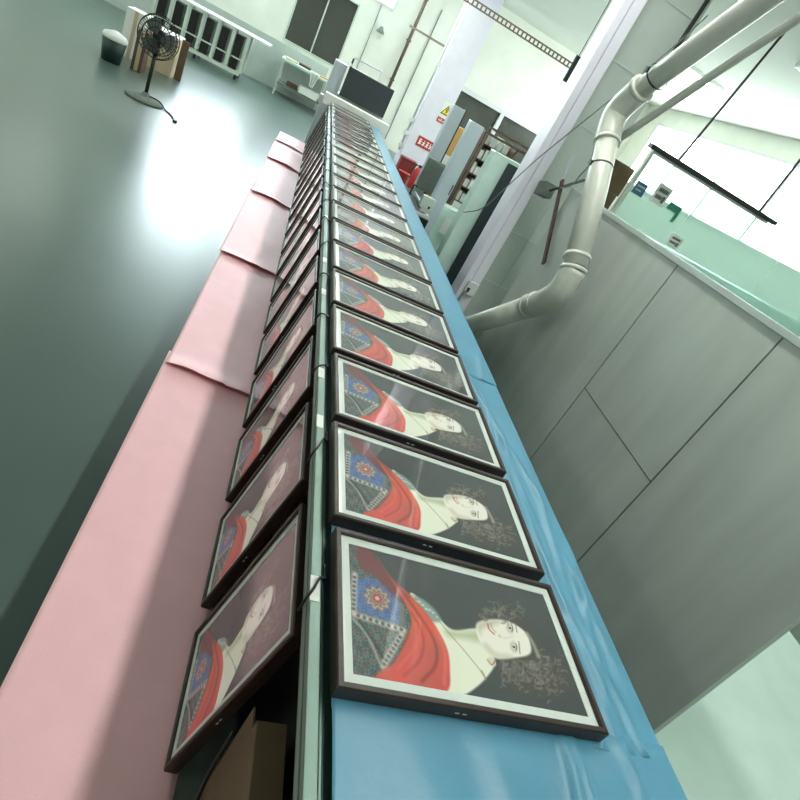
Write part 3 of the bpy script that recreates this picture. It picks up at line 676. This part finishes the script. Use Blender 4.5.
# ================================================================== cable ladder overhead
ct = thing('cable_ladder', 'brown cable ladder hanging across below the ceiling', 'cable ladder', (2.33, 9, 0))
bm = bmesh.new(); z = 3.05
for dz in (0, .065): obb(bm, (-1.4, 0, z + dz - .0), (.86, 0, z + dz), .02, .018)
link('side_rail', bm, 'brass', ct)
bm = bmesh.new()
for k in range(34): obb(bm, (-1.37 + k * .066, 0, z + .0095), (-1.37 + k * .066, 0, z + .0555), .012, .022, up=(1, 0, 0))
r_ = link('rung', bm, 'brass', ct); r_['kind'] = 'stuff'
bm = bmesh.new(); obb(bm, (.90, 0, z - .17), (.90, 0, z + .18), .03, .09, up=(1, 0, 0)); link('end_plate', bm, 'dark', ct)
for x in (-1.2, .89):
    bm = bmesh.new(); tube(bm, [(x, .0, z + .08), (x, .0, CH - .002)], .006, 6); link('hanger', bm, 'dark', ct)

# ================================================================== big white pipe along the partition
pp = thing('drain_pipe', 'thick white plastic pipe bending along the grey partition', 'pipe', (2.32, 4.61, -.02))
def P3(pts): return [(x - 2.32, y - 4.5, z) for x, y, z in pts]
xp = 2.345
bm = bmesh.new(); tube(bm, P3([(xp, 5.6, -.0), (xp, 5.19, .27), (xp, 4.36, .90)]), .098, 24); link('lower_run', bm, 'pvc', pp)
bm = bmesh.new(); tube(bm, P3(smooth_path([(xp, 4.36, .90), (xp, 4.18, 1.04), (xp, 4.06, 1.20), (xp, 4.07, 1.40)], 5)), .104, 24); link('lower_elbow', bm, 'pvc', pp)
bm = bmesh.new(); tube(bm, P3([(xp, 4.07, 1.40), (xp, 4.50, 1.95), (xp, 4.80, 2.30)]), .098, 24); link('middle_run', bm, 'pvc', pp)
bm = bmesh.new(); tube(bm, P3(smooth_path([(xp, 4.80, 2.30), (xp, 4.92, 2.46), (xp, 4.92, 2.58), (xp, 4.78, 2.74)], 5)), .104, 24); link('upper_elbow', bm, 'pvc', pp)
bm = bmesh.new(); tube(bm, P3([(xp, 4.78, 2.74), (xp, 4.46, 2.99), (xp, 3.4, 3.80), (xp, 2.7, CH - .02)]), .084, 24); link('upper_run', bm, 'pvc', pp)
def collar(p, d, w_=.03, r=.110):
    p = Vector(p); d = Vector(d).normalized(); bm = bmesh.new()
    tube(bm, P3([p - d * w_ * .5, p + d * w_ * .5]), r, 24); link('collar', bm, 'pvc', pp)
collar((xp, 4.36, .90), (0, -.8, .6)); collar((xp, 4.27, .97), (0, -.8, .6)); collar((xp, 4.07, 1.38), (0, .5, .8)); collar((xp, 4.13, 1.47), (0, .6, .78))
collar((xp, 4.80, 2.30), (0, .65, .76)); collar((xp, 4.78, 2.74), (0, -.75, .65))
for (y, z, dy, dz) in ((4.64, 2.11, .64, .77), (4.66, 2.84, -.77, .62)):
    bm = bmesh.new(); p = Vector((xp, y, z)); d = Vector((0, dy, dz)); tube(bm, P3([p - d * .008, p + d * .008]), .102, 24, cap=False)
    box(bm, xp - .115 - 2.32, xp - .095 - 2.32, y - .02 - 4.5, y + .02 - 4.5, z - .02, z + .02); link('clamp', bm, 'dark', pp)
# slimmer pipe beside it
bm = bmesh.new(); tube(bm, [(2.5, 5.1, 2.33), (2.5, 4.82, 2.56), (2.5, 4.3, 2.98), (2.5, 3.0, 3.98), (2.5, 2.5, CH - .02)], .032, 14)
tag(link('thin_pipe', bm, 'pvc'), 'thin white pipe running just behind the upper thick pipe', 'pipe')
# loose wires: on the thick pipe and across post
bm = bmesh.new(); tube(bm, smooth_path([(2.42, 5.15, 2.43), (2.235, 4.88, 2.28), (2.228, 4.73, 2.08), (2.23, 4.77, 1.96), (2.27, 4.9, 1.86), (2.46, 5.5, 1.78)], 8), .006, 6)
tag(link('grey_wire', bm, 'grey'), 'thin grey wire wrapped on the thick pipe below its upper bend', 'wire')
bm = bmesh.new(); tube(bm, smooth_path([(3.0, 5.9, 3.6), (2.85, 5.85, 3.25), (2.62, 5.87, 2.7), (2.42, 5.89, 2.25), (2.25, 5.86, 1.9), (2.15, 5.9, 1.6), (2.15, 6.3, 1.2), (2.1, 6.7, 1.0)], 8), .006, 6)
tag(link('dangling_wire', bm, 'grey'), 'thin grey wire dangling diagonally across the white post', 'wire')
# rusty bracket behind pipe
br = thing('bracket', 'rusty brown bracket with a diagonal arm between post and pipe', 'bracket', (2.55, 5.55, .97))
bm = bmesh.new(); obb(bm, (-.085, .0, .88), (-.085, -.62, .21), .045, .018, up=(1, 0, 0)); link('upright', bm, 'rust', br)
bm = bmesh.new(); obb(bm, (-.09, .12, .74), (-.09, -.42, .98), .02, .016); link('arm', bm, 'dark', br)
bm = bmesh.new(); obb(bm, (-.10, .30, .70), (-.10, .12, .74), .12, .13); link('motor_block', bm, 'grey', br)
bm = bmesh.new(); obb(bm, (-.085, .02, .881), (-.085, .10, 1.12), .04, .018, up=(1, 0, 0)); link('top_plate', bm, 'pale', br)
# upper dark rod
bm = bmesh.new(); obb(bm, (2.95, 6.0, 2.9), (2.98, 6.0, 4.36), .03, .03); tag(link('steel_rod', bm, 'dark'), 'dark vertical steel rod high on the grey tiled wall', 'rod')
# socket on post
sk = thing('socket', 'white socket low on the white post with a hanging cable', 'socket', (2.35, 5.925, .40))
bx('plate', 'white', sk, -.06, .07, -.04, 0, -.05, .10, bev=.008)
bm = bmesh.new(); tube(bm, smooth_path([(-.03, -.045, .0), (-.07, -.07, -.05), (-.09, -.07, -.2), (-.08, -.06, -.38)], 6), .011, 8); link('cable', bm, 'grey', sk)
bx('plug', 'dark', sk, -.045, -.015, -.055, -.0405, -.02, .03)

# ================================================================== glass office, right background
gw = thing('glass_wall', 'pale green glass office wall above the grey partition at the right', 'glass wall', (5.5, 7.0, 0))
bx('glass_pane', 'glass', gw, -1.55, -.62, -.006, .006, 0, 2.58); bx('glass_pane', 'glass', gw, -.61, 1.0, -.006, .006, 0, 2.58); bx('glass_pane', 'glass', gw, 1.01, 3.2, -.006, .006, 0, 2.58)
bx('bottom_rail', 'white', gw, -1.55, 3.2, -.02, .02, 1.02, 1.10) 
bx('end_post', 'cream', gw, -1.60, -1.552, -.03, .03, 0, 2.6)
for lab, n, m, x0, x1, z0, z1 in (('blue square notice on the office glass', 'notice', 'bluep', 3.98, 4.14, 2.08, 2.23), ('white framed notice on the office glass', 'notice', 'paper', 4.26, 4.47, 2.10, 2.33),
                                  ('green sign high on the office glass', 'sign', 'green', 4.54, 4.74, 2.12, 2.21), ('small framed label low on the office glass', 'notice', 'paper', 4.84, 5.04, 1.76, 1.91)):
    t = thing(n, lab, n, ((x0 + x1) / 2, 6.98, z0)); w_ = (x1 - x0) / 2; h = z1 - z0
    bx('sheet', m, t, -w_, w_, 0, .012, 0, h)
    if m == 'paper':
        bm = bmesh.new(); box(bm, -w_ * .7, w_ * .7, -.003, -.0002, h * .62, h * .82); box(bm, -w_ * .7, w_ * .3, -.003, -.0002, h * .25, h * .45); box(bm, w_ * .35, w_ * .75, -.003, -.0002, h * .15, h * .5); link('print', bm, 'grey', t)
    if m == 'green': bx('side_tab', 'green', t, w_ * .55, w_, 0, .012, -.11, 0)
    if m == 'bluep':
        bm = bmesh.new(); box(bm, -w_ * .7, w_ * .7, -.003, -.0002, h * .6, h * .75); box(bm, -w_ * .7, w_ * .4, -.003, -.0002, h * .3, h * .42); link('print', bm, 'pale', t)
bm = bmesh.new(); box(bm, 3.98, 8.8, 7.5, 7.9, 0, 1.7, .01); tag(link('pale_cabinet_run', bm, 'pale_white'), 'long pale cupboard run behind the office glass', 'cupboard')
# brown cartons left of the glass
for i, (z, h, lab) in enumerate([(0, .8, 'bottom brown carton'), (.801, .5, 'second brown carton from the bottom'), (1.302, .32, 'third brown carton up'), (1.623, .33, 'fourth brown carton up'), (1.954, .35, 'topmost brown carton')]):
    t = thing('brown_carton', lab + ' of the tall pile beside the office glass', 'carton', (3.66, 7.35, z), 'brown cartons piled beside the office')
    bx('box', 'cardboard', t, -.27, .27 - .02 * (i % 2), -.25, .25, 0, h, bev=.006)
    bm = bmesh.new(); box(bm, -.03, .03, -.252, -.2505, .01, h - .01); link('tape', bm, 'brown', t)
# hanging strip lamp in the office
hl = thing('hanging_fixture', 'dark strip fixture hanging above the glass office wall', 'fixture', (4.5, 6.6, 2.55))
bx('housing', 'dark', hl, -.87, 1.2, -.05, .05, .0, .05, bev=.008)
bm = bmesh.new(); obb(bm, (-.45, 0, .05), (-.25, 0, CH - 2.552), .02, .02); link('hanger', bm, 'dark', hl)
bm = bmesh.new(); obb(bm, (.9, 0, .05), (.9, 0, CH - 2.552), .02, .02); link('hanger', bm, 'dark', hl)
bx('tube', 'white', hl, -.8, 1.1, -.02, .02, -.03, -.001, bev=.006)

# ================================================================== left background
# pedestal fan
FX, FY = -2.03, 9.4
fn = thing('pedestal_fan', 'grey pedestal fan on a round base on the open floor at left', 'fan', (FX, FY, 0))
bm = bmesh.new(); lathe(bm, [(.25, 0), (.26, .012), (.25, .03), (.16, .055), (.06, .07), (.045, .11)], seg=40); link('base', bm, 'grey', fn)
bm = bmesh.new(); tube(bm, [(0, 0, .1), (0, 0, .72)], .025, 12); link('pole', bm, 'dark', fn)
bm = bmesh.new(); lathe(bm, [(.035, .60), (.04, .62), (.04, .68), (.03, .70)], seg=16); link('height_collar', bm, 'black', fn)
hc = Vector((.0, -.03, .84))
bm = bmesh.new(); tube(bm, [hc + Vector((0, .02, 0)), hc + Vector((0, .26, .0))], [.085, .07], 18); box(bm, -.03, .03, .02, .12, .70, .80); link('motor', bm, 'dark', fn)
bm = bmesh.new()
for dy, R_ in ((-.16, .12), (-.14, .19), (-.07, .255), (0, .27), (.03, .22)): torus(bm, hc + Vector((0, dy, 0)), R_, .006, 'y')
for k in range(24):
    a = k * math.pi / 12; ca, sa = math.cos(a), math.sin(a)
    tube(bm, [hc + Vector((r_ * ca, dy, r_ * sa)) for r_, dy in ((.05, -.17), (.12, -.16), (.19, -.14), (.255, -.07), (.27, 0), (.22, .03), (.08, .05))], .004, 4, cap=False)
link('cage', bm, 'dark', fn)
bm = bmesh.new()
for k in range(3):
    a0 = k * 2 * math.pi / 3; G = []
    for i in range(7):
        r_ = .04 + .18 * i / 6; row = []
        for j in range(5):
            t = a0 + (j / 4 - .5) * 1.35 * (.55 + .45 * math.sin(math.pi * (i + 1) / 8)); row.append(bm.verts.new(hc + Vector((r_ * math.cos(t), -.05 + .05 * (j / 4 - .5), r_ * math.sin(t)))))
        G.append(row)
    for i in range(6):
        for j in range(4): bm.faces.new((G[i][j], G[i][j + 1], G[i + 1][j + 1], G[i + 1][j]))
bmesh.ops.solidify(bm, geom=bm.faces[:], thickness=.004); link('blades', bm, 'grey', fn)
bm = bmesh.new(); tube(bm, [hc + Vector((0, -.09, 0)), hc + Vector((0, 0, 0))], .035, 14); link('hub', bm, 'dark', fn)
bm = bmesh.new(); tube(bm, smooth_path([(.05, .0, .08), (.18, .05, .06), (.30, -.05, .012), (.42, -.2, .012), (.52, -.42, .012)], 6), .010, 8); box(bm, .50, .55, -.48, -.40, .001, .03); link('power_cord', bm, 'dark', fn)

# boxes and bins left of the rack
def crate(name, label, cat, x, y, w_, d, h, m, rot=0, lid=None):
    t = thing(name, label, cat, (x, y, 0)); t.rotation_euler = (0, 0, rot)
    bm = bmesh.new(); box(bm, -w_ / 2, w_ / 2, -d / 2, d / 2, 0, h, .008); link('body', bm, m, t)
    bx('lid' if lid else 'tape', lid or 'plywood', t, -w_ / 2 if lid else -.03, w_ / 2 if lid else .03, -d / 2 - .003, d / 2 + .003 if lid else -d / 2 - .0005, h + .001 if lid else .01, h + .03 if lid else h - .01)
crate('white_crate', 'white and brown crate behind the pedestal fan', 'crate', -2.52, 12.2, .5, .5, .62, 'plywood', lid='paper')
crate('white_crate', 'small white crate just left of the brown board', 'crate', -2.95, 12.0, .32, .4, .75, 'paper')
crate('red_brown_carton', 'reddish brown carton directly behind the fan pole', 'carton', -2.62, 11.2, .16, .3, .62, 'brown')
bm = bmesh.new(); box(bm, -.06, .06, -.02, .02, 0, .66, .003); o = link('brown_board', bm, 'cardboard', loc=(-2.17, 12.05, 0)); tag(o, 'narrow brown board standing at the right of the white crate', 'board')
bn = thing('bucket', 'dark teal bucket with pale liner at the far left behind the fan', 'bucket', (-2.95, 10.9, 0))
bm = bmesh.new(); lathe(bm, [(.14, 0), (.18, .34), (.17, .34), (.13, .02)]); link('bucket_body', bm, 'alu_green', bn)
bm = bmesh.new(); lathe(bm, [(.172, .30), (.188, .36), (.16, .40), (.05, .44), (.01, .45)]); link('liner', bm, 'paper', bn)

# rack / trestle with pale top, black boards as shade in its gaps, left background
rt = thing('trestle_rack', 'long trestle with white top and black strips as shade between its uprights', 'rack', (-2.3, 16.0, 0))
bx('top_board', 'white', rt, -1.4, 1.18, -.35, .35, .98, 1.02, bev=.006)
bx('base_board', 'cream', rt, -1.4, .72, -.34, -.24, .10, .17, bev=.006)
bx('base_board', 'cream', rt, -1.4, .72, .24, .34, .10, .17, bev=.006)
for k in range(7):
    bx('upright', 'cream', rt, -1.38 + k * .345, -1.33 + k * .345, -.32, -.26, .171, .979, bev=.004)
    bx('upright', 'cream', rt, -1.38 + k * .345, -1.33 + k * .345, .26, .32, .171, .979, bev=.004)
for k in range(6):
    bx('gap_shade', 'black', rt, -1.30 + k * .345, -1.12 + k * .345, -.20, .2, .175, .90)  # black fill standing in for the shade between the posts
bm = bmesh.new(); box(bm, -1.35, .7, -.305, -.275, .42, .45); link('cross_bar', bm, 'cream', rt)
for x in (-1.3, -.3, .65):
    for y in (-.29, .29): bx('foot', 'dark', rt, x - .03, x + .03, y - .03, y + .03, 0, .10)
# work table by far wall
wt = thing('side_table', 'work table with cluttered top against the far wall', 'table', (-.13, 17.05, 0))
bx('tabletop', 'mint', wt, -.72, .75, -.45, .42, .82, .87, bev=.006)
for x in (-.66, .68):
    for y in (-.4, .36): bx('leg', 'cream', wt, x - .02, x + .02, y - .02, y + .02, 0, .82)
bx('lower_shelf', 'grey', wt, -.64, .66, -.38, .34, .28, .31)
for lab, n, m, x, y, z, w_, d, h, rr in (('flat tan cardboard sheet at the right of the side table top', 'cardboard_sheet', 'orange', .30, 16.95, .871, .38, .40, .025, .05),
                                    ('reddish board lying in the middle of the side table top', 'board', 'brown', -.27, 17.05, .871, .3, .3, .05, -.1),
                                    ('tan board at the left end of the side table top', 'board', 'plywood', -.62, 16.9, .871, .3, .4, .04, .1),
                                    ('white carton on the lower shelf of the side table', 'carton', 'paper', .02, 16.82, .311, .5, .2, .17, .0),
                                    ('reddish box left of the white carton on the lower shelf', 'box', 'rust', -.42, 16.9, .311, .28, .2, .1, .1)):
    bm = bmesh.new(); box(bm, -w_ / 2, w_ / 2, -d / 2, d / 2, 0, h, .004); o = link(n, bm, m, loc=(x, y, z)); o.rotation_euler = (0, 0, rr); tag(o, lab, n.replace('_', ' '))
bm = bmesh.new(); G = []
for j in range(13):
    row = []
    for i in range(11):
        x = -.10 + .24 * i / 10; s = j / 12 * .5; y = 16.75 - min(s, .16); z = .90 if s < .16 else .90 - (s - .16)
        if s > .16: x = .02 + (x - .02) * (1 - (s - .16) * 1.8)
        row.append(bm.verts.new((x, y - (.005 + .012 * math.sin(i * 1.7)) * (s > .16), z + .012 * math.sin(i * 1.3 + j))))
    G.append(row)
for j in range(12):
    for i in range(10): bm.faces.new((G[j][i], G[j][i + 1], G[j + 1][i + 1], G[j + 1][i])).smooth = True
bmesh.ops.solidify(bm, geom=bm.faces[:], thickness=.004)
tag(link('white_cloth', bm, 'paper'), 'white cloth hanging over the front edge of the side table', 'cloth')

# ================================================================== ceiling lamps
def ceiling_light(x, y, lab, along, w_=.64, d=.19):
    t = thing('ceiling_light', lab, 'ceiling light', (x, y, CH), 'ceiling lights')
    if along: t.rotation_euler = (0, 0, math.pi / 2)
    bm = bmesh.new()
    for b in ((-w_, w_, -d, -d + .03), (-w_, w_, d - .03, d), (-w_, -w_ + .03, -d + .03, d - .03), (w_ - .03, w_, -d + .03, d - .03)): box(bm, b[0], b[1], b[2], b[3], -.06, -.002)
    link('frame', bm, 'white', t); bx('diffuser', 'lamp', t, -w_ + .031, w_ - .031, -d + .031, d - .031, -.05, -.03)
NUM = ['first', 'second', 'third', 'fourth', 'fifth', 'sixth', 'seventh', 'eighth', 'ninth']
for i in range(9): ceiling_light(1.8, -.8 + 1.95 * i, '%s strip light from the near end of the row over the bench edge' % NUM[i], True, .8, .16)
for cn, x in (('leftmost', -5.4), ('added right', 6.3)):  # right-hand column is added to light the background there
    for i in range(5): ceiling_light(x, .8 + 3.6 * i, 'ceiling light, %s from the near end in the %s column' % (NUM[i], cn), False)
